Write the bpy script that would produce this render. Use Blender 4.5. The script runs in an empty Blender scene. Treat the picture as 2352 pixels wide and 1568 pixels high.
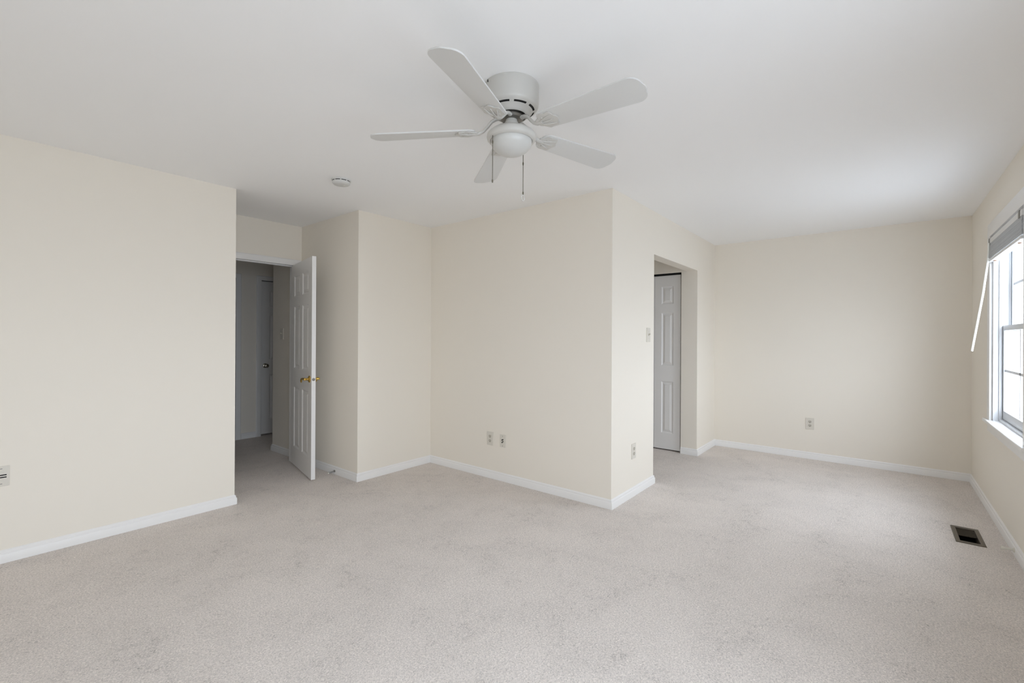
import bpy, bmesh, math, random
from mathutils import Vector, Matrix
PI = math.pi
R = math.radians
scene = bpy.context.scene
C = scene.collection

# ------------------------------------------------------------------ camera
F_PX, YAW, Y0, EYE, PITCH, ROLL = 1051.626, 0.680528, 774.7685, 1.29739, 0.000924, -0.0050655
c_, s_ = math.cos(YAW), math.sin(YAW)
f0, r0, u0 = Vector((c_, s_, 0)), Vector((s_, -c_, 0)), Vector((0, 0, 1))
fw = f0 * math.cos(PITCH) + u0 * math.sin(PITCH)
u1 = u0 * math.cos(PITCH) - f0 * math.sin(PITCH)
rt = r0 * math.cos(ROLL) - u1 * math.sin(ROLL)
up = r0 * math.sin(ROLL) + u1 * math.cos(ROLL)
cd = bpy.data.cameras.new('camera')
cam = bpy.data.objects.new('camera', cd)
C.objects.link(cam)
m = Matrix.Identity(4)
for i in range(3):
    m[i][0], m[i][1], m[i][2] = rt[i], up[i], -fw[i]
m[2][3] = EYE
cam.matrix_world = m
cd.sensor_fit = 'HORIZONTAL'
cd.sensor_width = 36.0
cd.lens = F_PX / 2352 * 36
cd.shift_y = (Y0 - 784) / 2352
cd.clip_start = 0.02
scene.camera = cam

# ------------------------------------------------------------------ room measures (metres)
H = 2.44
YL, XA, YD, XB, YC, XE, YF, XG, YW = 3.898, 1.409, 4.710, 2.327, 3.664, 3.181, 1.599, 5.914, -0.635
XBK = -1.10                     # wall behind the camera
T = 0.115                       # partition thickness
OPX0, OPX1, OPZ = 4.00, 5.24, 2.055      # cased opening to the dressing passage
DX0, DX1, DZ = 1.50, 2.26, 2.03          # entry doorway
HX, HY, HF = 2.350, 5.42, 6.30           # hall corner and hall far wall
CLY0, CLY1, CLZ = 1.776, 3.024, 2.052    # bifold closet opening
WIN = [(3.84, 4.89, 0.70, 2.07), (0.78, 1.61, 0.70, 2.07), (-0.66, 0.58, 0.70, 2.07)]  # first window is seen; the other two are added to even the daylight
WT = 0.16

# ------------------------------------------------------------------ sky, daylight, exposure
SKY, GROUND = 12.2, 5.4
w = bpy.data.worlds.new('overcast_sky')
scene.world = w
w.use_nodes = True
nt = w.node_tree
nt.nodes.clear()
tc = nt.nodes.new('ShaderNodeTexCoord')
sx = nt.nodes.new('ShaderNodeSeparateXYZ')
mr = nt.nodes.new('ShaderNodeMapRange')
mr.inputs['From Min'].default_value = -0.15
mr.inputs['From Max'].default_value = 0.15
mix = nt.nodes.new('ShaderNodeMix')
mix.data_type = 'RGBA'
mix.inputs[6].default_value = (GROUND * 0.915, GROUND * 1.0, GROUND * 1.13, 1)
mix.inputs[7].default_value = (SKY * 0.915, SKY * 1.0, SKY * 1.13, 1)
bg = nt.nodes.new('ShaderNodeBackground')
out = nt.nodes.new('ShaderNodeOutputWorld')
nt.links.new(tc.outputs['Generated'], sx.inputs[0])
nt.links.new(sx.outputs['Z'], mr.inputs['Value'])
nt.links.new(mr.outputs['Result'], mix.inputs[0])
nt.links.new(mix.outputs[2], bg.inputs['Color'])
nt.links.new(bg.outputs[0], out.inputs['Surface'])
for (x0, x1, z0, z1) in WIN:     # portals guide the sky light through the seen window and the two added ones
    ld = bpy.data.lights.new('window_portal', 'AREA')
    ld.shape = 'RECTANGLE'
    ld.size, ld.size_y = x1 - x0, z1 - z0
    ld.cycles.is_portal = True
    lo = bpy.data.objects.new('window_portal', ld)
    lo.location = ((x0 + x1) / 2, YW - WT - 0.01, (z0 + z1) / 2)
    lo.rotation_euler = (R(90), 0, 0)
    C.objects.link(lo)
scene.view_settings.view_transform = 'Standard'
scene.view_settings.look = 'None'
scene.view_settings.gamma = 1
scene.view_settings.use_curve_mapping = False
scene.view_settings.exposure = -0.02
scene.cycles.diffuse_bounces = 8
scene.cycles.max_bounces = 14
scene.cycles.transparent_max_bounces = 12


# ------------------------------------------------------------------ materials
def lin(v):
    v /= 255.0
    return v / 12.92 if v <= 0.04045 else ((v + 0.055) / 1.055) ** 2.4


def rgb(r, g, b):
    return (lin(r), lin(g), lin(b), 1)


def pmat(name, col, rough=0.5, metal=0.0, bump=None, spec=0.5):
    mt = bpy.data.materials.new(name)
    mt.use_nodes = True
    t = mt.node_tree
    b = t.nodes['Principled BSDF']
    b.inputs['Base Color'].default_value = col
    b.inputs['Roughness'].default_value = rough
    b.inputs['Metallic'].default_value = metal
    b.inputs['Specular IOR Level'].default_value = spec
    if bump:
        sc, st, di = bump
        co = t.nodes.new('ShaderNodeTexCoord')
        no = t.nodes.new('ShaderNodeTexNoise')
        no.inputs['Scale'].default_value = sc
        no.inputs['Detail'].default_value = 3
        bp = t.nodes.new('ShaderNodeBump')
        bp.inputs['Strength'].default_value = st
        bp.inputs['Distance'].default_value = di
        t.links.new(co.outputs['Object'], no.inputs['Vector'])
        t.links.new(no.outputs['Fac'], bp.inputs['Height'])
        t.links.new(bp.outputs['Normal'], b.inputs['Normal'])
    return mt


M = {}
M['wall'] = pmat('cream_wall_paint', rgb(239, 233, 222.5), 0.75, bump=(180, 0.06, 0.002), spec=0.25)
M['ceiling'] = pmat('flat_white_ceiling_paint', rgb(247, 247, 247), 0.9, bump=(120, 0.05, 0.002), spec=0.1)
M['trim'] = pmat('white_gloss_trim_paint', rgb(240, 239, 238), 0.32, spec=0.5)
M['door'] = pmat('white_door_paint', rgb(236, 235, 234), 0.38, bump=(90, 0.05, 0.001), spec=0.5)
M['fan_white'] = pmat('white_fan_enamel', rgb(200, 198, 193), 0.35)
M['blade_white'] = pmat('white_fan_blade_laminate', rgb(214, 214, 212), 0.5)
M['bowl'] = pmat('frosted_glass_bowl', rgb(205, 205, 202), 0.3)
M['dark'] = pmat('dark_recess', rgb(38, 37, 35), 0.7)
M['black'] = pmat('black_void', rgb(12, 12, 12), 0.9)
M['brass'] = pmat('polished_brass', rgb(226, 190, 104), 0.22, 1.0)
M['nickel'] = pmat('satin_nickel', rgb(170, 165, 155), 0.3, 1.0)
M['steel'] = pmat('grey_steel', rgb(140, 138, 134), 0.35, 1.0)
M['chain'] = pmat('pull_chain_metal', rgb(120, 116, 104), 0.35, 0.8)
M['plate'] = pmat('ivory_wall_plate_plastic', rgb(221, 216, 206), 0.4)
M['socket'] = pmat('ivory_receptacle_plastic', rgb(200, 194, 181), 0.4)
M['detector'] = pmat('white_detector_plastic', rgb(216, 216, 214), 0.45)
M['blind'] = pmat('white_blind_vinyl', rgb(230, 230, 230), 0.35)
M['wand'] = pmat('white_blind_wand', rgb(246, 246, 240), 0.3)
M['brown'] = pmat('brown_cord_plug', rgb(140, 95, 55), 0.5)
M['register'] = pmat('bronze_register_metal', rgb(98, 90, 79), 0.45, 0.3)
M['vinyl'] = pmat('white_window_vinyl', rgb(212, 214, 217), 0.35)
M['rubber'] = pmat('white_rubber_tip', rgb(225, 222, 212), 0.6)
M['pendant'] = pmat('clear_plastic_pendant', rgb(215, 215, 212), 0.15)

g = bpy.data.materials.new('window_glass')
g.use_nodes = True
t = g.node_tree
t.nodes.clear()
tr = t.nodes.new('ShaderNodeBsdfTransparent')
tr.inputs['Color'].default_value = (0.97, 0.98, 0.98, 1)
gl = t.nodes.new('ShaderNodeBsdfGlossy')
gl.inputs['Roughness'].default_value = 0.02
fr = t.nodes.new('ShaderNodeValue')
fr.outputs[0].default_value = 0.04
mx = t.nodes.new('ShaderNodeMixShader')
ou = t.nodes.new('ShaderNodeOutputMaterial')
t.links.new(fr.outputs[0], mx.inputs[0])
t.links.new(tr.outputs[0], mx.inputs[1])
t.links.new(gl.outputs[0], mx.inputs[2])
t.links.new(mx.outputs[0], ou.inputs['Surface'])
M['glass'] = g


def carpet_material():
    mt = bpy.data.materials.new('beige_cut_pile_carpet')
    mt.use_nodes = True
    t = mt.node_tree
    L = t.links.new
    b = t.nodes['Principled BSDF']
    b.inputs['Roughness'].default_value = 1.0
    b.inputs['Specular IOR Level'].default_value = 0.0
    co = t.nodes.new('ShaderNodeTexCoord')

    def noise(scale, detail, rough=0.5, dist=0.0):
        n = t.nodes.new('ShaderNodeTexNoise')
        n.inputs['Scale'].default_value = scale
        n.inputs['Detail'].default_value = detail
        n.inputs['Roughness'].default_value = rough
        n.inputs['Distortion'].default_value = dist
        L(co.outputs['Object'], n.inputs['Vector'])
        return n

    def ramp(src, a, b_, va, vb):
        r = t.nodes.new('ShaderNodeMapRange')
        r.inputs['From Min'].default_value = a
        r.inputs['From Max'].default_value = b_
        r.inputs['To Min'].default_value = va
        r.inputs['To Max'].default_value = vb
        L(src, r.inputs['Value'])
        return r.outputs['Result']

    def mul(a, b_):
        q = t.nodes.new('ShaderNodeMath')
        q.operation = 'MULTIPLY'
        L(a, q.inputs[0])
        L(b_, q.inputs[1])
        return q.outputs[0]
    tuft = noise(150, 4, 0.65, 0.7)
    fine = noise(330, 2, 0.6)
    wear = noise(3.2, 4, 0.62, 0.6)
    spot = noise(22, 4, 0.7, 1.0)
    broad = noise(0.9, 2, 0.5)
    k = mul(ramp(tuft.outputs['Fac'], 0.30, 0.66, 0.72, 1.20), ramp(fine.outputs['Fac'], 0.3, 0.7, 0.92, 1.07))
    fleck = noise(190, 2, 0.5, 0.9)
    k = mul(k, ramp(fleck.outputs['Fac'], 0.30, 0.41, 0.75, 1.0))
    k = mul(k, ramp(wear.outputs['Fac'], 0.30, 0.62, 0.955, 1.015))
    gate = mul(ramp(wear.outputs['Fac'], 0.35, 0.55, 1.0, 0.0), ramp(spot.outputs['Fac'], 0.50, 0.74, 0.0, 0.46))
    gate = mul(gate, ramp(tuft.outputs['Fac'], 0.35, 0.62, 1.0, 0.15))
    inv = t.nodes.new('ShaderNodeMath')
    inv.operation = 'SUBTRACT'
    inv.inputs[0].default_value = 1.0
    L(gate, inv.inputs[1])
    k = mul(k, inv.outputs[0])
    k = mul(k, ramp(broad.outputs['Fac'], 0.3, 0.7, 0.97, 1.03))
    vm = t.nodes.new('ShaderNodeVectorMath')
    vm.operation = 'SCALE'
    vm.inputs[0].default_value = rgb(231, 223, 217)[:3]
    L(k, vm.inputs['Scale'])
    L(vm.outputs[0], b.inputs['Base Color'])
    bp = t.nodes.new('ShaderNodeBump')
    bp.inputs['Strength'].default_value = 0.75
    bp.inputs['Distance'].default_value = 0.006
    L(tuft.outputs['Fac'], bp.inputs['Height'])
    L(bp.outputs['Normal'], b.inputs['Normal'])
    return mt


M['carpet'] = carpet_material()


# ------------------------------------------------------------------ mesh helpers
class MB:
    """Collects shapes and links them as one mesh object."""

    def __init__(self):
        self.bm = bmesh.new()

    def quad(self, pts, mi=0):
        vs = [self.bm.verts.new(p) for p in pts]
        f = self.bm.faces.new(vs)
        f.material_index = mi
        return f

    def box(self, x0, x1, y0, y1, z0, z1, bev=0.0, seg=2, mi=0):
        r = bmesh.ops.create_cube(self.bm, size=1.0)
        for v in r['verts']:
            v.co = Vector((x0 + (v.co.x + 0.5) * (x1 - x0), y0 + (v.co.y + 0.5) * (y1 - y0), z0 + (v.co.z + 0.5) * (z1 - z0)))
        fs = {f for v in r['verts'] for f in v.link_faces}
        for f in fs:
            f.material_index = mi
        if bev:
            es = {e for v in r['verts'] for e in v.link_edges}
            bmesh.ops.bevel(self.bm, geom=list(es), offset=bev, segments=seg, profile=0.7, affect='EDGES')
        return self

    def prism(self, pts, z0, z1, bev=0.0, seg=2):
        """Polygon in XY (counter-clockwise) extruded from z0 to z1."""
        lo = [self.bm.verts.new((p[0], p[1], z0)) for p in pts]
        hi = [self.bm.verts.new((p[0], p[1], z1)) for p in pts]
        n = len(pts)
        self.bm.faces.new(lo[::-1])
        self.bm.faces.new(hi)
        rim = []
        for i in range(n):
            self.bm.faces.new((lo[i], lo[(i + 1) % n], hi[(i + 1) % n], hi[i]))
            rim.append(self.bm.edges.get((lo[i], lo[(i + 1) % n])))
            rim.append(self.bm.edges.get((hi[i], hi[(i + 1) % n])))
        if bev:
            bmesh.ops.bevel(self.bm, geom=rim, offset=bev, segments=seg, profile=0.6, affect='EDGES')
        return self

    def lathe(self, prof, n=64, mat=None, skip=None):
        """Profile [(r, z)...] about the z axis; skip(ring, angle) leaves a face out."""
        mat = mat or Matrix.Identity(4)
        rings = []
        for r, z in prof:
            if r < 1e-6:
                rings.append([self.bm.verts.new(mat @ Vector((0, 0, z)))])
            else:
                rings.append([self.bm.verts.new(mat @ Vector((r * math.cos(2 * PI * k / n), r * math.sin(2 * PI * k / n), z))) for k in range(n)])
        for i in range(len(rings) - 1):
            a, b = rings[i], rings[i + 1]
            for k in range(n):
                if skip and skip(i, 360.0 * (k + 0.5) / n):
                    continue
                k2 = (k + 1) % n
                if len(a) == 1 and len(b) == 1:
                    continue
                if len(a) == 1:
                    self.bm.faces.new((a[0], b[k], b[k2]))
                elif len(b) == 1:
                    self.bm.faces.new((a[k], b[0], a[k2]))
                else:
                    self.bm.faces.new((a[k], b[k], b[k2], a[k2]))
        return self

    def tube(self, pts, rad, n=10, flat=1.0, cap=True):
        """Round (or flattened) tube along points; rad a number or a list."""
        pts = [Vector(p) for p in pts]
        rings = []
        side = None
        for i, p in enumerate(pts):
            d = (pts[min(i + 1, len(pts) - 1)] - pts[max(i - 1, 0)]).normalized()
            if side is None:
                side = d.orthogonal().normalized() if abs(d.z) > 0.95 else d.cross(Vector((0, 0, 1))).normalized()
            side = (side - d * side.dot(d)).normalized()
            nn = side.cross(d).normalized()
            rr = rad[i] if isinstance(rad, (list, tuple)) else rad
            rings.append([self.bm.verts.new(p + side * rr * math.cos(2 * PI * k / n) + nn * rr * flat * math.sin(2 * PI * k / n)) for k in range(n)])
        for a, b in zip(rings, rings[1:]):
            for k in range(n):
                self.bm.faces.new((a[k], a[(k + 1) % n], b[(k + 1) % n], b[k]))
        if cap:
            self.bm.faces.new(rings[0][::-1])
            self.bm.faces.new(rings[-1])
        return self

    def build(self, name, mats, parent=None, loc=(0, 0, 0), rot=(0, 0, 0), smooth=True, shift=None):
        if shift is not None:       # shapes were given in world coordinates: move the origin to the base
            bmesh.ops.translate(self.bm, verts=self.bm.verts, vec=-Vector(shift))
            loc = shift
        bmesh.ops.recalc_face_normals(self.bm, faces=self.bm.faces)
        me = bpy.data.meshes.new(name)
        self.bm.to_mesh(me)
        self.bm.free()
        for mm in (mats if isinstance(mats, (list, tuple)) else [mats]):
            me.materials.append(mm)
        if smooth:
            for p in me.polygons:
                p.use_smooth = True
            me.set_sharp_from_angle(angle=R(32))
        o = bpy.data.objects.new(name, me)
        C.objects.link(o)
        o.location = loc
        o.rotation_euler = rot
        if parent:
            o.parent = parent
        return o


def tag(o, label, cat, group=None, kind=None):
    o['label'] = label
    o['category'] = cat
    if group:
        o['group'] = group
    if kind:
        o['kind'] = kind
    return o


def thing(name, label, cat, loc=(0, 0, 0), rot=(0, 0, 0), group=None, kind=None):
    o = bpy.data.objects.new(name, None)
    o.empty_display_size = 0.1
    C.objects.link(o)
    o.location = loc
    o.rotation_euler = rot
    return tag(o, label, cat, group, kind)


def struct(o, label, cat):
    return tag(o, label, cat, None, 'structure')


def copy_tree(o, parent=None):
    c = o.copy()
    C.objects.link(c)
    if parent:
        c.parent = parent
    for ch in list(o.children):
        copy_tree(ch, c)
    return c


# ------------------------------------------------------------------ room shell
def walls(name, boxes, label):
    b = MB()
    for q in boxes:
        b.box(*q)
    q = boxes[0]
    return struct(b.build(name, M['wall'], smooth=False, shift=((q[0] + q[1]) / 2, (q[2] + q[3]) / 2, 0)), label, 'wall')


XR, YB = 6.04, 6.55
fl = MB()
RX0, RX1, RY0, RY1 = 4.125, 4.405, -0.492, -0.392       # hole for the floor register
for q in [(-1.4, RX0, YW - 0.16, YB), (RX1, XR, YW - 0.16, YB), (RX0, RX1, YW - 0.16, RY0), (RX0, RX1, RY1, YB)]:
    fl.box(q[0], q[1], q[2], q[3], -0.12, 0)
struct(fl.build('floor', M['carpet'], smooth=False), 'beige cut-pile carpet covering the whole floor', 'floor')
struct(MB().box(-1.4, XR, YW - 0.16, YB, H, H + 0.1).build('ceiling', M['ceiling'], smooth=False, shift=(2.0, 2.0, H)),
       'flat white painted ceiling', 'ceiling')

walls('wall_left', [(XBK - 0.1, XA, YL, YL + T, 0, H), (XA - T, XA, YL + T, YD, 0, H)],
      'long plain cream wall at the left, ending at the door recess')
walls('wall_entry', [(XA - T, DX0 - 0.018, YD, YD + T, 0, H), (DX1 + 0.018, XB, YD, YD + T, 0, H),
                     (DX0 - 0.018, DX1 + 0.018, YD, YD + T, DZ + 0.018, H)], 'cream wall above and around the open door')
walls('wall_recess', [(XB, XB + T, YC + T, YD + T, 0, H), (HX, HX + T, YD + T, HY, 0, H)],
      'narrow shaded cream wall beside the open door')
walls('wall_back', [(XB, XE + T, YC, YC + T, 0, H)], 'cream wall between the door recess and the outlet wall')
walls('wall_center', [(XE, XE + T, YF + T, YC, 0, H)], 'wide cream wall with two plates below the fan')
walls('wall_closet', [(XE, OPX0, YF, YF + T, 0, H), (OPX1, XG, YF, YF + T, 0, H), (OPX0, OPX1, YF, YF + T, OPZ, H)],
      'bright cream wall with the uncased opening')
walls('wall_right', [(XG, XG + 0.12, YW - WT, 4.2, 0, H)], 'far cream wall with one outlet')
wb, px = [], XBK - 0.1
for (x0, x1, z0, z1) in sorted(WIN):
    wb += [(px, x0, YW - WT, YW, 0, H), (x0, x1, YW - WT, YW, 0, z0), (x0, x1, YW - WT, YW, z1, H)]
    px = x1
wb.append((px, XG, YW - WT, YW, 0, H))
walls('wall_window', wb, 'cream wall with the window at the right edge')
walls('wall_rear', [(XBK - 0.1, XBK, YW, YL, 0, H)], 'plain cream wall behind the viewer')
walls('wall_passage', [(OPX0 - T, OPX0, YF + T, 4.0, 0, H), (OPX0 - T, XG, 4.0, 4.0 + T, 0, H)],
      'cream inner walls of the passage behind the opening')
walls('wall_bifold', [(OPX1, OPX1 + T, YF + T, CLY0, 0, H), (OPX1, OPX1 + T, CLY1, 4.0, 0, H), (OPX1, OPX1 + T, CLY0, CLY1, CLZ, H)],
      'cream wall around the folding closet door')
D2X0, D2X1, D3X0, D3X1 = 2.582, 3.342, 1.52, 2.28
HL, HR = -1.2, 5.6  # hall ends stretched out of view so less light builds up there
walls('wall_hall', [(HL, D3X0, HF, HF + T, 0, H), (D3X1, D2X0, HF, HF + T, 0, H), (D2X1, HR, HF, HF + T, 0, H),
                    (D3X0, D3X1, HF, HF + T, 2.03, H), (D2X0, D2X1, HF, HF + T, 2.03, H),
                    (HL - 0.1, HL, YD, HF + T, 0, H), (HR - 0.1, HR, HY, HF, 0, H), (HX + T, HR, HY - T, HY, 0, H), (HL, XA - T, YD, YD + T, 0, H)],
      'dim cream walls of the hallway beyond the door')
walls('wall_sky_block', [(HL - 0.1, HR, HF + T, HF + T + 0.1, 0, H)], 'added unseen wall close behind the hallway doors, blocking sky light')  # added out of view to stop sky light leaking round the hallway doors

# ------------------------------------------------------------------ baseboards
BASE = [(0.0, 0.0), (0.0135, 0.0), (0.0135, 0.046), (0.0115, 0.050), (0.0085, 0.052), (0.0075, 0.058), (0.0085, 0.0625),
        (0.0065, 0.067), (0.003, 0.0705), (0.0, 0.073)]


def sweep(name, path, prof, mat, label, cat, names=None):
    """Moulding with mitred corners along a floor path; the room lies to the right of travel. One object per wall."""
    n = len(path)
    P = [Vector((p[0], p[1])) for p in path]
    dirs = [(P[i + 1] - P[i]).normalized() for i in range(n - 1)]
    nor = [Vector((d.y, -d.x)) for d in dirs]
    off = []
    for i in range(n):
        if i == 0:
            off.append(nor[0])
        elif i == n - 1:
            off.append(nor[-1])
        else:
            b = nor[i - 1] + nor[i]
            off.append(b / b.dot(nor[i]))
    res = []
    for i in range(n - 1):
        b = MB()
        A = [b.bm.verts.new((P[i].x + off[i].x * d, P[i].y + off[i].y * d, z)) for d, z in prof]
        B = [b.bm.verts.new((P[i + 1].x + off[i + 1].x * d, P[i + 1].y + off[i + 1].y * d, z)) for d, z in prof]
        k = len(prof)
        for j in range(k):
            b.bm.faces.new((A[j], A[(j + 1) % k], B[(j + 1) % k], B[j]))
        b.bm.faces.new(A[::-1])
        b.bm.faces.new(B)
        mid = (P[i] + P[i + 1]) / 2
        o = b.build(names[i], mat, shift=(mid.x, mid.y, 0))
        struct(o, label[i], cat)
        res.append(o)
    return res


sweep('b', [(XBK, YL), (XA, YL), (XA, YD)], BASE, M['trim'],
      ['white baseboard along the long left wall', 'white baseboard on the hidden side of the door recess'], 'baseboard',
      ['baseboard_left', 'baseboard_entry'])
sweep('b', [(XB, YD - 0.014), (XB, YC), (XE, YC), (XE, YF), (OPX0, YF), (OPX0, YF + T)], BASE, M['trim'],
      ['white baseboard behind the open door, carrying the spring stop', 'white baseboard on the short wall right of the door recess',
       'white baseboard on the wide wall below the two plates', 'white baseboard on the bright wall below the light switch',
       'white baseboard end wrapping the near jamb of the opening'], 'baseboard',
      ['baseboard_recess', 'baseboard_back', 'baseboard_center', 'baseboard_closet', 'baseboard_jamb'])
sweep('b', [(OPX1, CLY0), (OPX1, YF), (XG, YF), (XG, YW), (XBK, YW), (XBK, YL)], BASE, M['trim'],
      ['short white baseboard beside the folding closet door', 'short white baseboard right of the opening',
       'white baseboard along the far wall', 'white baseboard under the window', 'white baseboard behind the viewer'], 'baseboard',
      ['baseboard_bifold', 'baseboard_corner', 'baseboard_right', 'baseboard_window', 'baseboard_rear'])
sweep('b', [(5.5, HY), (HX, HY), (HX, YD + T)], BASE, M['trim'],
      ['white baseboard round the corner of the hallway', 'white baseboard under the hallway switch'], 'baseboard',
      ['baseboard_hall_side', 'baseboard_hall'])
sweep('b', [(D3X1 + 0.065, HF), (D2X0 - 0.065, HF)], BASE, M['trim'], ['short white baseboard between the two hallway doors'], 'baseboard',
      ['baseboard_hall_end'])


# ------------------------------------------------------------------ door casings and jambs
def casing(name, x0, x1, z1, y, out_dir, label, wd=0.06, th=0.016, jamb=None):
    """Three-sided door casing on a wall facing out_dir (-1: faces -Y) plus the jamb lining."""
    b = MB()
    prof = [(0.0, 0.0), (0.0, 0.010), (0.008, 0.013), (0.020, 0.0125), (0.036, th), (wd - 0.006, th), (wd, 0.010), (wd, 0.0)]
    def pt(side, d, h):
        yy = y + out_dir * h
        if side == 0: return (x0 - d, yy, 0.0)
        if side == 1: return (x0 - d, yy, z1 + d)
        if side == 2: return (x1 + d, yy, z1 + d)
        return (x1 + d, yy, 0.0)
    rows = [[b.bm.verts.new(pt(s, d, h)) for d, h in prof] for s in range(4)]
    k = len(prof)
    for s in range(3):
        for j in range(k):
            b.bm.faces.new((rows[s][j], rows[s][(j + 1) % k], rows[s + 1][(j + 1) % k], rows[s + 1][j]))
    b.bm.faces.new(rows[0])
    b.bm.faces.new(rows[3])
    if jamb:
        ya, yb, st = jamb
        b.box(x0 - 0.018, x0, ya, yb, 0, z1 + 0.018)
        b.box(x1, x1 + 0.018, ya, yb, 0, z1 + 0.018)
        b.box(x0, x1, ya, yb, z1, z1 + 0.018)
        b.box(x0, x0 + 0.010, st, st + 0.035, 0, z1)
        b.box(x1 - 0.010, x1, st, st + 0.035, 0, z1)
        b.box(x0, x1, st, st + 0.035, z1 - 0.010, z1)
    return struct(b.build(name, M['trim'], shift=((x0 + x1) / 2, y, 0)), label, 'door trim')


casing('trim_1', DX0, DX1, DZ, YD, -1, 'white casing around the open bedroom doorway', jamb=(YD, YD + T, YD + 0.037))
casing('trim_2', D2X0, D2X1, 2.03, HF, -1, 'white casing around the closed hallway door with the knob', jamb=(HF, HF + T, HF + 0.07))
casing('trim_3', D3X0, D3X1, 2.03, HF, -1, 'white casing leg at the left edge of the hallway', jamb=(HF, HF + T, HF + 0.07))


# ------------------------------------------------------------------ panelled doors
def panel_face(b, xs, zs, panels, y, sgn):
    """One door face in the XZ plane at y, facing sgn*Y, with moulded raised panels."""
    X = sorted({xs[0], xs[1]} | {p[0] for p in panels} | {p[1] for p in panels})
    Z = sorted({zs[0], zs[1]} | {p[2] for p in panels} | {p[3] for p in panels})
    for i in range(len(X) - 1):
        for j in range(len(Z) - 1):
            if any(X[i] >= p[0] - 1e-6 and X[i + 1] <= p[1] + 1e-6 and Z[j] >= p[2] - 1e-6 and Z[j + 1] <= p[3] + 1e-6 for p in panels):
                continue
            b.quad([(X[i], y, Z[j]), (X[i + 1], y, Z[j]), (X[i + 1], y, Z[j + 1]), (X[i], y, Z[j + 1])])
    rings = [(0.0, 0.0), (0.005, 0.0035), (0.013, 0.0095), (0.019, 0.0095), (0.042, 0.002)]
    for (a0, a1, c0, c1) in panels:
        prev = None
        for ins, dep in rings:
            yy = y - sgn * dep
            cur = [(a0 + ins, yy, c0 + ins), (a1 - ins, yy, c0 + ins), (a1 - ins, yy, c1 - ins), (a0 + ins, yy, c1 - ins)]
            if prev:
                for q in range(4):
                    b.quad([prev[q], prev[(q + 1) % 4], cur[(q + 1) % 4], cur[q]])
            prev = cur
        b.quad(prev)


def door_leaf(name, w_, z0, z1, y0, y1, panels, parent=None, loc=(0, 0, 0), rot=(0, 0, 0)):
    b = MB()
    panel_face(b, (0, w_), (z0, z1), panels, y0, -1)
    panel_face(b, (0, w_), (z0, z1), panels, y1, 1)
    b.quad([(0, y0, z0), (0, y1, z0), (0, y1, z1), (0, y0, z1)])
    b.quad([(w_, y0, z0), (w_, y1, z0), (w_, y1, z1), (w_, y0, z1)])
    b.quad([(0, y0, z0), (w_, y0, z0), (w_, y1, z0), (0, y1, z0)])
    b.quad([(0, y0, z1), (w_, y0, z1), (w_, y1, z1), (0, y1, z1)])
    bmesh.ops.remove_doubles(b.bm, verts=b.bm.verts, dist=1e-5)
    o = b.build(name, M['door'], parent, loc, rot)
    for p in o.data.polygons:
        p.use_smooth = False
    return o


ZP = [(0.20, 0.80), (0.985, 1.60), (1.70, 1.905)]


def six_panels(w_):
    s, mid = 0.115, 0.095
    pw = (w_ - 2 * s - mid) / 2
    return [(a, a + pw, z0, z1) for a in (s, s + pw + mid) for z0, z1 in ZP]


def lever(parent, x, z, y, sgn):
    """Brass lever on a round rose; sgn is the side of the leaf it sticks out of; the lever points to the hinge."""
    mt = Matrix.Translation((x, y, z)) @ Matrix.Rotation(R(90) * (1 if sgn < 0 else -1), 4, 'X')
    b = MB()
    b.lathe([(0, 0), (0.031, 0), (0.031, 0.004), (0.027, 0.009), (0.018, 0.013), (0.012, 0.016), (0.011, 0.036), (0.013, 0.040), (0.0, 0.041)], 40, mt)
    yy = y + sgn * 0.044
    b.tube([(x + 0.008, yy, z), (x, yy, z), (x - 0.02, yy, z + 0.001), (x - 0.05, yy + sgn * 0.004, z + 0.002), (x - 0.072, yy + sgn * 0.006, z - 0.002),
            (x - 0.092, yy + sgn * 0.005, z - 0.016), (x - 0.106, yy + sgn * 0.002, z - 0.034)],
           [0.008, 0.0115, 0.0105, 0.0095, 0.0095, 0.0095, 0.006], 14)
    o = b.build('lever_handle', M['brass'], parent)
    o['label'] = 'polished brass lever handle'
    return o


# bedroom door, standing open
W1 = 0.757
ANG = math.atan2(-0.737, -0.167)
door = door_leaf('door_1', W1, 0.016, 2.022, -0.035, 0.0, six_panels(W1), None, (DX1, YD - 0.006, 0), (0, 0, ANG))
struct(door, 'white six-panel door standing open with brass levers', 'door')
lever(door, W1 - 0.062, 0.915, -0.035, -1)
lever(door, W1 - 0.062, 0.915, 0.0, 1)
b = MB()
b.lathe([(0.0135, 0), (0.0135, 0.0012), (0.008, 0.0014), (0.0075, 0.006), (0.004, 0.008), (0, 0.008)], 24, Matrix.Translation((W1, -0.0175, 0.915)) @ Matrix.Rotation(R(90), 4, 'Y'))
lp = b.build('latch_bolt', M['steel'], door)
lp['label'] = 'small round grey latch bolt in the door edge'
for zz in (0.22, 1.03, 1.82):
    hb = MB()
    hb.lathe([(0, -0.045), (0.0055, -0.045), (0.0055, 0.045), (0, 0.045)], 14, Matrix.Translation((-0.001, 0.0065, zz)))
    hb.build('hinge', M['brass'], door)

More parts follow.
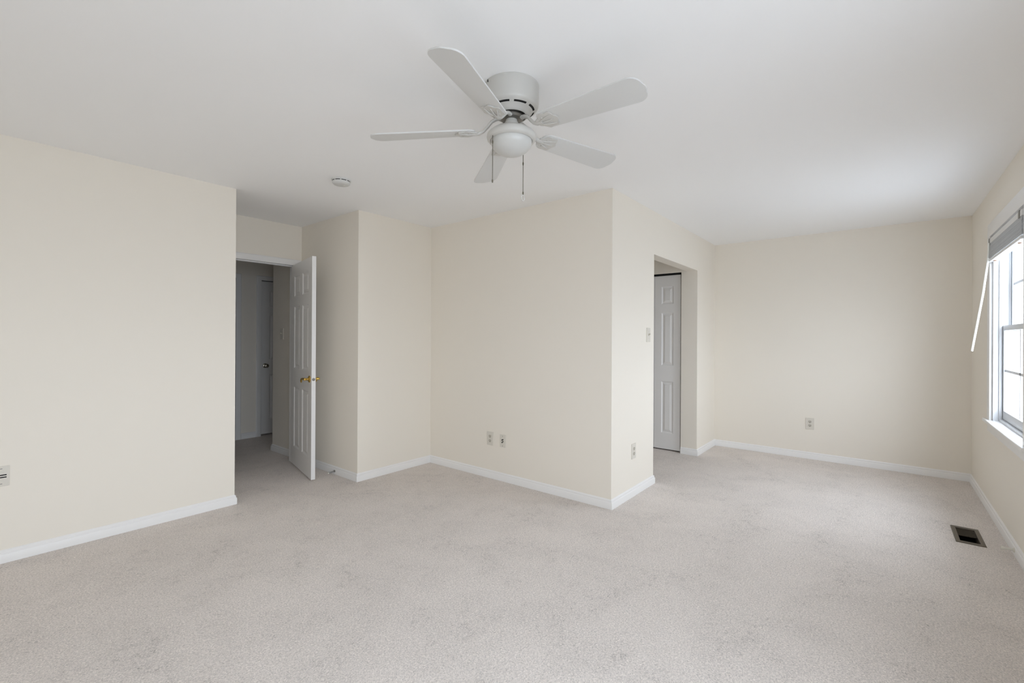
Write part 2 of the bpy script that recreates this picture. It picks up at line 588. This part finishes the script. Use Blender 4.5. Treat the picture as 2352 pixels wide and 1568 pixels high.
# hallway doors
d2 = door_leaf('door_2', 0.752, 0.016, 2.024, 0.0, 0.035, six_panels(0.752), None, (D2X0 + 0.004, HF + 0.034, 0))
struct(d2, 'closed six-panel door with a round knob in the dim hallway', 'door')
kb = MB().lathe([(0, 0), (0.030, 0), (0.030, 0.004), (0.022, 0.009), (0.011, 0.012), (0.010, 0.030), (0.020, 0.038), (0.0265, 0.050), (0.024, 0.060), (0.014, 0.066), (0, 0.067)],
                36, Matrix.Translation((0.062, 0.0, 0.915)) @ Matrix.Rotation(R(90), 4, 'X'))
k = kb.build('door_knob', M['nickel'], d2)
k['label'] = 'round satin nickel knob'
d3 = door_leaf('door_3', 0.752, 0.016, 2.024, 0.0, 0.035, six_panels(0.752), None, (D3X0 + 0.004, HF + 0.034, 0))
struct(d3, 'closed white hallway door, only its casing in view', 'door')

# folding closet door: four leaves on one track
fold = thing('door_4', 'white folding closet door with raised panels inside the opening', 'door', (OPX1 + 0.045, CLY0, 0), (0, 0, R(90)), kind='structure')
LW = 0.304
for i in range(4):
    door_leaf('door_leaf', LW, 0.014, 2.030, -0.014, 0.014, [(0.080, LW - 0.084, z0, z1) for z0, z1 in ZP], fold, (0.018 + i * (LW + 0.003), 0.0, 0))
MB().box(0.003, CLY1 - CLY0 - 0.003, -0.008, 0.034, 2.036, CLZ, 0).build('track', M['black'], fold)
for i in (1, 2):
    MB().lathe([(0, 0), (0.012, 0), (0.009, 0.010), (0.017, 0.020), (0.014, 0.028), (0, 0.030)], 24,
               Matrix.Translation((0.018 + i * (LW + 0.003) + (LW - 0.04 if i == 1 else 0.04), 0.014, 0.93)) @ Matrix.Rotation(R(-90), 4, 'X')).build('knob', M['door'], fold)

# ------------------------------------------------------------------ windows
def window(n, x0, x1, z0, z1, label):
    r = thing('window_%d' % n, label, 'window', ((x0 + x1) / 2, YW, z0), kind='structure')
    cx = (x0 + x1) / 2
    hw, hh = (x1 - x0) / 2, z1 - z0
    zm = hh / 2
    fr = MB()
    fr.box(-hw, -hw + 0.022, -WT, 0, 0, hh)
    fr.box(hw - 0.022, hw, -WT, 0, 0, hh)
    fr.box(-hw, hw, -WT, 0, hh - 0.022, hh)
    fr.box(-hw, hw, -WT, -0.03, 0, 0.022)
    for s in (-1, 1):      # parting and inner stops
        xa = s * (hw - 0.022)
        fr.box(min(xa, xa - s * 0.012), max(xa, xa - s * 0.012), -0.045, -0.030, 0.02, hh - 0.02)
        fr.box(min(xa, xa - s * 0.012), max(xa, xa - s * 0.012), -0.088, -0.082, 0.02, hh - 0.02)
    fr.build('window_frame', M['vinyl'], r)
    cs = MB()
    wd = 0.10
    for s in (-1, 1):
        a, c = s * hw, s * (hw + wd)
        cs.box(min(a, c), max(a, c), 0, 0.017, 0.004, hh + 0.0, 0.004)
    cs.box(-hw - wd, hw + wd, 0, 0.017, hh, hh + wd, 0.004)
    cs.build('casing', M['trim'], r)
    MB().box(-hw - wd - 0.015, hw + wd + 0.015, -0.032, 0.040, -0.018, 0.005, 0.007, 3).build('window_sill', M['trim'], r)
    MB().box(-hw - wd, hw + wd, 0, 0.015, -0.085, -0.018, 0.004).build('apron', M['trim'], r)

    def sash(name, ya, yb, za, zb, top, bot):
        s = MB()
        xa, xb = -hw + 0.024, hw - 0.024
        st = 0.042
        s.box(xa, xa + st, ya, yb, za, zb, 0.003)
        s.box(xb - st, xb, ya, yb, za, zb, 0.003)
        s.box(xa + st, xb - st, ya, yb, zb - top, zb, 0.003)
        s.box(xa + st, xb - st, ya, yb, za, za + bot, 0.003)
        ym = (ya + yb) / 2
        nv = 1
        for i in range(nv):
            xm = xa + st + (xb - xa - 2 * st) * (i + 1) / (nv + 1)
            s.box(xm - 0.009, xm + 0.009, ym - 0.008, ym + 0.008, za + bot, zb - top)
        zz = (za + bot + zb - top) / 2
        s.box(xa + st, xb - st, ym - 0.008, ym + 0.008, zz - 0.009, zz + 0.009)
        o = s.build(name, M['vinyl'], r)
        MB().box(xa + st - 0.004, xb - st + 0.004, ym - 0.0015, ym + 0.0015, za + bot - 0.004, zb - top + 0.004).build('pane', M['glass'], o, smooth=False)
    sash('lower_sash', -0.080, -0.048, 0.024, zm + 0.020, 0.036, 0.062)
    sash('upper_sash', -0.122, -0.090, zm - 0.020, hh - 0.024, 0.040, 0.036)
    return r


window(1, *WIN[0], 'white double-hung window with grille bars at the right edge')
window(2, *WIN[1], 'unseen white double-hung window added in the same wall for even daylight')
window(3, *WIN[2], 'unseen wide white window beside the viewer, added for even daylight')


def mini_blind(x0, x1, ztop, label, height=0.17):
    cx, hw = (x0 + x1) / 2, (x1 - x0) / 2 - 0.006
    r = thing('window_blind', label, 'blind', (cx, YW - 0.004, ztop - 0.001))
    MB().box(-hw, hw, -0.012, 0.026, -0.036, 0.0, 0.003).build('headrail', M['blind'], r)
    sl = MB()
    random.seed(4)
    z = -0.040
    while z > -height + 0.022:
        dy = random.uniform(-0.0015, 0.0015)
        n = 6
        top, bot = [], []
        for i in range(n + 1):
            yy = -0.010 + dy + 0.037 * i / n
            cr = 0.0022 * (1 - (2 * i / n - 1) ** 2)
            top.append((yy, z + cr))
            bot.append((yy, z + cr - 0.0009))
        ring = top + bot[::-1]
        A = [sl.bm.verts.new((-hw + 0.003, q[0], q[1])) for q in ring]
        B = [sl.bm.verts.new((hw - 0.003, q[0], q[1])) for q in ring]
        for j in range(len(ring)):
            sl.bm.faces.new((A[j], A[(j + 1) % len(ring)], B[(j + 1) % len(ring)], B[j]))
        sl.bm.faces.new(A[::-1])
        sl.bm.faces.new(B)
        z -= 0.0036
    sl.build('slat_stack', M['blind'], r)
    rail = MB().box(-hw + 0.002, hw - 0.002, -0.014, 0.030, -height, -height + 0.018, 0.004, 3).build('bottom_rail', M['blind'], r)
    for xx in (hw - 0.10, -hw + 0.16):
        p = MB().lathe([(0, 0), (0.009, 0), (0.008, -0.004), (0, -0.005)], 20, Matrix.Translation((xx, 0.008, -height))).build('cord_plug', M['brown'], rail)
        p['label'] = 'small brown cord plug under the rail'
    for xx in (hw - 0.02, -hw + 0.06):
        MB().box(xx - 0.016, xx + 0.016, -0.012, 0.030, -0.042, 0.003, 0.002).build('bracket', M['steel'], r)
    return r


bl = mini_blind(WIN[0][0], WIN[0][1], WIN[0][3] - 0.022, 'white mini blind drawn up to the head of the right-hand window')
wx = 4.845 - (WIN[0][0] + WIN[0][1]) / 2
wd_ = MB().tube([(wx, 0.030, -0.030), (wx, 0.036, -0.165), (wx, 0.060, -0.40), (wx, 0.118, -0.832)], [0.004, 0.0065, 0.0068, 0.0068], 8)
wd_.build('tilt_wand', M['wand'], bl)['label'] = 'thin white tilt wand hanging out from the wall'

# ------------------------------------------------------------------ ceiling fan
FX, FY = 1.6186, 1.3196
fan = thing('ceiling_fan', 'white five-blade ceiling fan with a frosted bowl light', 'ceiling fan', (FX, FY, H))


def zc(z):
    return z - H


def slot(i, a):
    return i == 8 and (a % 45.0) < 35.0


hs = MB()
prof = [(0.0, 2.44), (0.124, 2.44), (0.1255, 2.434), (0.124, 2.424), (0.124, 2.362), (0.1225, 2.349), (0.119, 2.3415), (0.112, 2.3365), (0.105, 2.3325),
        (0.0965, 2.328), (0.086, 2.322), (0.080, 2.315), (0.074, 2.308), (0.068, 2.306), (0.066, 2.312), (0.066, 2.36)]
hs.lathe([(r, zc(z)) for r, z in prof], 96, None, slot)
housing = hs.build('motor_housing', M['fan_white'], fan)
ml = MB()
ml.lathe([(0.0, zc(2.40)), (0.112, zc(2.40)), (0.112, zc(2.346)), (0.106, zc(2.3375)), (0.095, zc(2.332)), (0.084, zc(2.330)), (0.064, zc(2.345)), (0.0, zc(2.345))], 64)
ml.build('motor', M['dark'], fan)
MB().lathe([(0, zc(2.345)), (0.057, zc(2.345)), (0.057, zc(2.300)), (0.050, zc(2.292)), (0.036, zc(2.290)), (0, zc(2.290))], 48).build('flywheel', M['steel'], fan)
MB().lathe([(0, zc(2.292)), (0.026, zc(2.292)), (0.026, zc(2.282)), (0.0305, zc(2.279)), (0.0305, zc(2.232)), (0, zc(2.232))], 48).build('switch_housing', M['fan_white'], fan)
fit = MB().lathe([(r, zc(z + 0.008)) for r, z in ((0, 2.241), (0.056, 2.241), (0.064, 2.240), (0.084, 2.233), (0.103, 2.221), (0.1105, 2.213), (0.1125, 2.203),
                  (0.111, 2.194), (0.105, 2.187), (0.097, 2.184), (0.094, 2.187), (0, 2.194))], 72).build('light_fitter', M['fan_white'], fan)
bw = [(0.0935, zc(2.195))]
for i in range(0, 15):
    a = R(90) * i / 14
    bw.append((0.0935 * math.cos(a) ** 1.05 if i < 14 else 0.0, zc(2.191 - 0.064 * math.sin(a))))
MB().lathe(bw, 72).build('glass_bowl', M['bowl'], fan)


def blade_mesh():
    b = MB()
    rt_, tp = 0.165, 0.645
    w0, w1 = 0.053, 0.069
    pts = []

    def corner(cx, cy, r, a0, a1, n=8, sx=1.0):
        for i in range(n + 1):
            a = R(a0 + (a1 - a0) * i / n)
            pts.append((cx + r * math.cos(a) * sx, cy + r * math.sin(a)))
    rr = 0.030
    corner(rt_ + rr, -w0 + rr, rr, 180, 270)
    rc = 0.046
    corner(tp - rc - 0.006, -w1 + rc, rc, 270, 352, 12)
    for i in range(1, 8):
        q = -1 + 2 * i / 8
        pts.append((tp - 0.0064 + 0.0064 * (1 - q * q), q * (w1 - rc - 0.004)))
    corner(tp - rc - 0.006, w1 - rc, rc, 8, 90, 12)
    corner(rt_ + rr, w0 - rr, rr, 90, 180)
    b.prism(pts, -0.003, 0.003, 0.0015, 2)
    return b


def iron_mesh():
    """Curved arm from the flywheel and a scalloped leaf plate under the blade root (blade frame, x outwards)."""
    b = MB()
    b.tube([(0.046, 0, 0.054), (0.066, 0, 0.052), (0.088, 0, 0.042), (0.108, 0, 0.021), (0.128, 0, 0.003), (0.150, 0, -0.006), (0.180, 0, -0.008)],
           [0.011, 0.011, 0.010, 0.0095, 0.010, 0.012, 0.010], 12, 0.75)
    pts, n = [], 72
    for i in range(n):
        a = 2 * PI * i / n
        sc = 1 + 0.10 * math.cos(7 * a)
        px = 0.203 + 0.050 * math.cos(a) * sc
        py = 0.046 * math.sin(a) * sc * (1.0 + 0.18 * math.cos(a))
        pts.append((px, py))
    b.prism(pts, -0.0085, -0.0032, 0.002, 2)
    for s in (-1, 0, 1):     # leaf veins
        b.tube([(0.165, s * 0.006, -0.0085), (0.200, s * 0.020, -0.011), (0.236, s * 0.030, -0.0085)], [0.003, 0.0042, 0.002], 8)
    for q in ((0.19, 0.024), (0.19, -0.024), (0.228, 0.0)):
        b.lathe([(0, -0.011), (0.004, -0.0105), (0.005, -0.0085)], 12, Matrix.Translation((q[0], q[1], 0)))
    return b


PITCHB = R(-12)
SET = [(-16.5, 2.235), (-18.2, 2.217), (-16.0, 2.212), (-18.3, 2.241), (-19.5, 2.218)]     # heading and tip height of each blade
blade = blade_mesh().build('blade', M['blade_white'], fan)
iron = iron_mesh().build('blade_iron', M['fan_white'], fan)
for k, (az, tipz) in enumerate(SET):
    for src in (blade, iron):
        o = src
        if k:
            o = src.copy()
            C.objects.link(o)
        o.location = (0, 0, zc(2.242))
        o.rotation_euler = (PITCHB, (2.242 - tipz) / 0.645, R(az + 72 * k))


def pull_chain(dx, dy, z0, z1, bead, pend):
    b = MB()
    b.tube([(dx, dy, zc(z0)), (dx, dy, zc(z1))], 0.0014, 6)
    z = z0
    while z > z1:
        b.lathe([(0, 0.0022), (0.0019, 0.0012), (0.0019, -0.0012), (0, -0.0022)], 6, Matrix.Translation((dx, dy, zc(z))))
        z -= 0.006
    for q in (bead, z1):
        b.lathe([(0, 0.009), (0.003, 0.006), (0.0038, 0), (0.003, -0.006), (0, -0.009)], 12, Matrix.Translation((dx, dy, zc(q))))
    o = b.build('pull_chain', M['chain'], fan)
    if pend:
        p = MB()
        ring = [(dx + 0.011 * math.cos(R(90 + a)), dy, zc(z1 - 0.022) + 0.014 * math.sin(R(90 + a))) for a in range(0, 331, 15)]
        p.tube(ring, 0.0016, 8)
        p.build('chain_pendant', M['pendant'], o)


Rv, Fv = Vector((s_, -c_)), Vector((c_, s_))
q = (Rv * -0.104 - Fv * 0.069).normalized()
MB().box(-0.003, 0.003, -0.002, 0.002, -0.005, 0.005).build('mounting_screw', M['dark'], fan, (q.x * 0.1245, q.y * 0.1245, zc(2.431)), (0, 0, math.atan2(q.y, q.x)))
q = Rv * -0.083 + Fv * -0.060
pull_chain(q.x, q.y, 2.222, 1.992, 2.165, False)
q = Rv * 0.056 + Fv * 0.088
pull_chain(q.x, q.y, 2.20, 1.985, 2.125, True)

# ------------------------------------------------------------------ smoke detector
sd = thing('smoke_detector', 'round white smoke detector on the ceiling near the door', 'smoke detector', (1.800, 3.060, H))
MB().lathe([(0, 0), (0.066, 0), (0.067, -0.003), (0.066, -0.010), (0.060, -0.012), (0, -0.012)], 64).build('mounting_base', M['detector'], sd)


def slot2(i, a):
    return i == 1 and (a % 40.0) < 32.0


MB().lathe([(0.062, -0.011), (0.0625, -0.0135), (0.0625, -0.0185), (0.063, -0.021), (0.061, -0.030), (0.055, -0.036), (0.046, -0.0385), (0, -0.0395)], 90, None, slot2).build('cover', M['detector'], sd)
MB().lathe([(0, -0.012), (0.0585, -0.012), (0.0585, -0.024), (0, -0.024)], 48).build('sensor_core', M['dark'], sd)
q = Rv * 0.016 + Fv * 0.016
MB().lathe([(0, -0.0385), (0.007, -0.0385), (0.007, -0.0415), (0.0055, -0.0425), (0, -0.0425)], 24, Matrix.Translation((q.x, q.y, 0))).build('test_button', M['plate'], sd)


# ------------------------------------------------------------------ wall plates (local frame: x along the wall, -y into the room, z up)
def plate_body(r, w_, h_, th=0.006):
    return MB().box(-w_ / 2, w_ / 2, -th, 0.0, -h_ / 2, h_ / 2, 0.0028, 3).build('cover_plate', M['plate'], r)


def screw(r, x, z, y=-0.006):
    b = MB().lathe([(0, 0.0012), (0.0022, 0.001), (0.0032, 0.0)], 14, Matrix.Translation((x, y, z)) @ Matrix.Rotation(R(90), 4, 'X'))
    return b.build('screw', M['socket'], r)


def outlet(label, loc, rz, w_=0.078, h_=0.124):
    r = thing('wall_outlet', label, 'outlet', loc, (0, 0, rz), 'duplex outlets on the walls')
    plate_body(r, w_, h_)
    for zz in (0.0205, -0.0205):
        pts = []
        for i in range(32):
            a = 2 * PI * i / 32
            pts.append((max(-0.0165, min(0.0165, 0.0195 * math.cos(a))), 0.0145 * math.sin(a)))
        b = MB().prism(pts, 0, 0.0022, 0.0006, 1)
        bmesh.ops.transform(b.bm, matrix=Matrix.Translation((0, -0.006, zz)) @ Matrix.Rotation(R(90), 4, 'X'), verts=b.bm.verts)
        rc = b.build('receptacle', M['socket'], r)
        s = MB()
        s.box(-0.0085, -0.0055, -0.0086, -0.008, zz + 0.0005, zz + 0.0085)
        s.box(0.0055, 0.0085, -0.0086, -0.008, zz - 0.0005, zz + 0.0095)
        s.lathe([(0, 0.0006), (0.0036, 0.0006), (0.0036, 0)], 16, Matrix.Translation((0, -0.008, zz - 0.0072)) @ Matrix.Rotation(R(90), 4, 'X'))
        s.build('slot', M['dark'], rc)
    screw(r, 0, 0)
    return r


outlet('ivory duplex outlet on the wide wall, left of the cable plate', (XE, 2.826, 0.365), R(-90))
outlet('ivory duplex outlet on the bright wall below the light switch', (3.578, YF, 0.368), 0)
outlet('ivory duplex outlet low on the far right wall', (XG, 0.612, 0.382), R(-90))

cp = thing('cable_plate', 'small ivory jack plate with black sockets, right of the outlet', 'wall plate', (XE, 2.674, 0.362), (0, 0, R(-90)))
plate_body(cp, 0.068, 0.112)
for (xx, zz) in ((0.004, 0.013), (-0.006, 0.009), (0.005, -0.004), (-0.006, -0.013)):
    MB().lathe([(0.0, 0.006), (0.0030, 0.006), (0.0048, 0.004), (0.0055, 0.0)], 14, Matrix.Translation((xx, -0.006, zz)) @ Matrix.Rotation(R(90), 4, 'X')).build('jack', M['dark'], cp)
for zz in (0.044, -0.044):
    MB().lathe([(0, 0.001), (0.003, 0.001), (0.0036, 0.0)], 14, Matrix.Translation((0, -0.006, zz)) @ Matrix.Rotation(R(90), 4, 'X')).build('screw', M['steel'], cp)


def toggle_switch(label, loc, rz):
    r = thing('light_switch', label, 'light switch', loc, (0, 0, rz), 'toggle switches on the walls')
    plate_body(r, 0.078, 0.124)
    MB().box(-0.0055, 0.0055, -0.0075, -0.004, -0.0125, 0.0125, 0.0008, 1).build('toggle_slot', M['socket'], r)
    b = MB().box(-0.004, 0.004, -0.0185, 0.0, -0.005, 0.005, 0.0012, 2)
    bmesh.ops.transform(b.bm, matrix=Matrix.Translation((0, -0.005, 0)) @ Matrix.Rotation(R(-28), 4, 'X'), verts=b.bm.verts)
    b.build('toggle', M['socket'], r)
    for zz in (0.030, -0.030):
        screw(r, 0, zz)
    return r


toggle_switch('ivory light switch beside the opening on the bright wall', (3.872, YF, 1.330), 0)
toggle_switch('ivory light switch on the dim hallway wall', (HX, 5.195, 1.330), R(-90))

sp = thing('slotted_wall_plate', 'ivory wall plate with two dark slots on the long left wall', 'wall plate', (0.193, YL, 0.495), (0, 0, 0))
plate_body(sp, 0.078, 0.115)
for zz in (0.0065, -0.0065):
    MB().box(-0.027, 0.027, -0.0066, -0.0055, zz - 0.003, zz + 0.003, 0).build('slot', M['black'], sp)
for zz in (0.043, -0.043):
    MB().box(-0.010, 0.010, -0.0066, -0.0055, zz - 0.0018, zz + 0.0018, 0).build('screw', M['steel'], sp)

# ------------------------------------------------------------------ door stops
ds = thing('spring_door_stop', 'grey spring door stop with white tip on the baseboard behind the open door', 'door stop', (XB - 0.0135, 4.020, 0.032), (0, R(-7), 0))
MB().lathe([(0, 0), (0.011, 0), (0.010, 0.006), (0.006, 0.010), (0, 0.010)], 24, Matrix.Rotation(R(-90), 4, 'Y')).build('mounting_cup', M['steel'], ds)
turns, nst = 16, 16 * 10
MB().tube([(-0.008 - 0.052 * i / nst, 0.0052 * math.cos(2 * PI * turns * i / nst), 0.0052 * math.sin(2 * PI * turns * i / nst)) for i in range(nst + 1)], 0.0013, 6).build('spring', M['steel'], ds)
MB().lathe([(0, 0.058), (0.0062, 0.058), (0.0066, 0.066), (0.005, 0.072), (0, 0.073)], 20, Matrix.Rotation(R(-90), 4, 'Y')).build('rubber_tip', M['rubber'], ds)

rs = thing('rigid_door_stop', 'small off-white door stop on the baseboard under the window', 'door stop', (4.05, YW + 0.0135, 0.036))
MB().lathe([(0, 0), (0.014, 0), (0.013, 0.004), (0.007, 0.008), (0.006, 0.045), (0, 0.045)], 24, Matrix.Rotation(R(-90), 4, 'X')).build('post', M['rubber'], rs)
MB().lathe([(0, 0.044), (0.010, 0.044), (0.0115, 0.050), (0.0105, 0.058), (0, 0.060)], 24, Matrix.Rotation(R(-90), 4, 'X')).build('bumper', M['rubber'], rs)

# ------------------------------------------------------------------ floor register
rx, ry = (RX0 + RX1) / 2, (RY0 + RY1) / 2
rg = thing('floor_register', 'bronze metal floor vent set in the carpet under the window', 'floor vent', (rx, ry, 0))
ow, oh, iw, ih = 0.168, 0.071, 0.136, 0.047
fb = MB()
rim = [(1.0, 0.0), (0.985, 0.005)]
for (a, b_) in (((ow, oh, 0.0005), (ow - 0.004, oh - 0.004, 0.006)), ((ow - 0.004, oh - 0.004, 0.006), (iw + 0.004, ih + 0.004, 0.006)), ((iw + 0.004, ih + 0.004, 0.006), (iw, ih, 0.003)), ((iw, ih, 0.003), (iw, ih, -0.05))):
    pa = [(-a[0], -a[1], a[2]), (a[0], -a[1], a[2]), (a[0], a[1], a[2]), (-a[0], a[1], a[2])]
    pb = [(-b_[0], -b_[1], b_[2]), (b_[0], -b_[1], b_[2]), (b_[0], b_[1], b_[2]), (-b_[0], b_[1], b_[2])]
    for i in range(4):
        fb.quad([pa[i], pa[(i + 1) % 4], pb[(i + 1) % 4], pb[i]])
fb.build('register_frame', M['register'], rg, smooth=False)
MB().box(-iw, iw, -ih, ih, -0.110, -0.049).build('duct_bottom', M['black'], rg, smooth=False)
for i in range(9):
    xx = 0.012 + i * 0.0148
    lb = MB().box(-0.0075, 0.0075, -ih, ih, -0.0009, 0.0009)
    lb.build('louver', M['register'], rg, (xx, 0, -0.006), (0, R(14), 0), smooth=False)
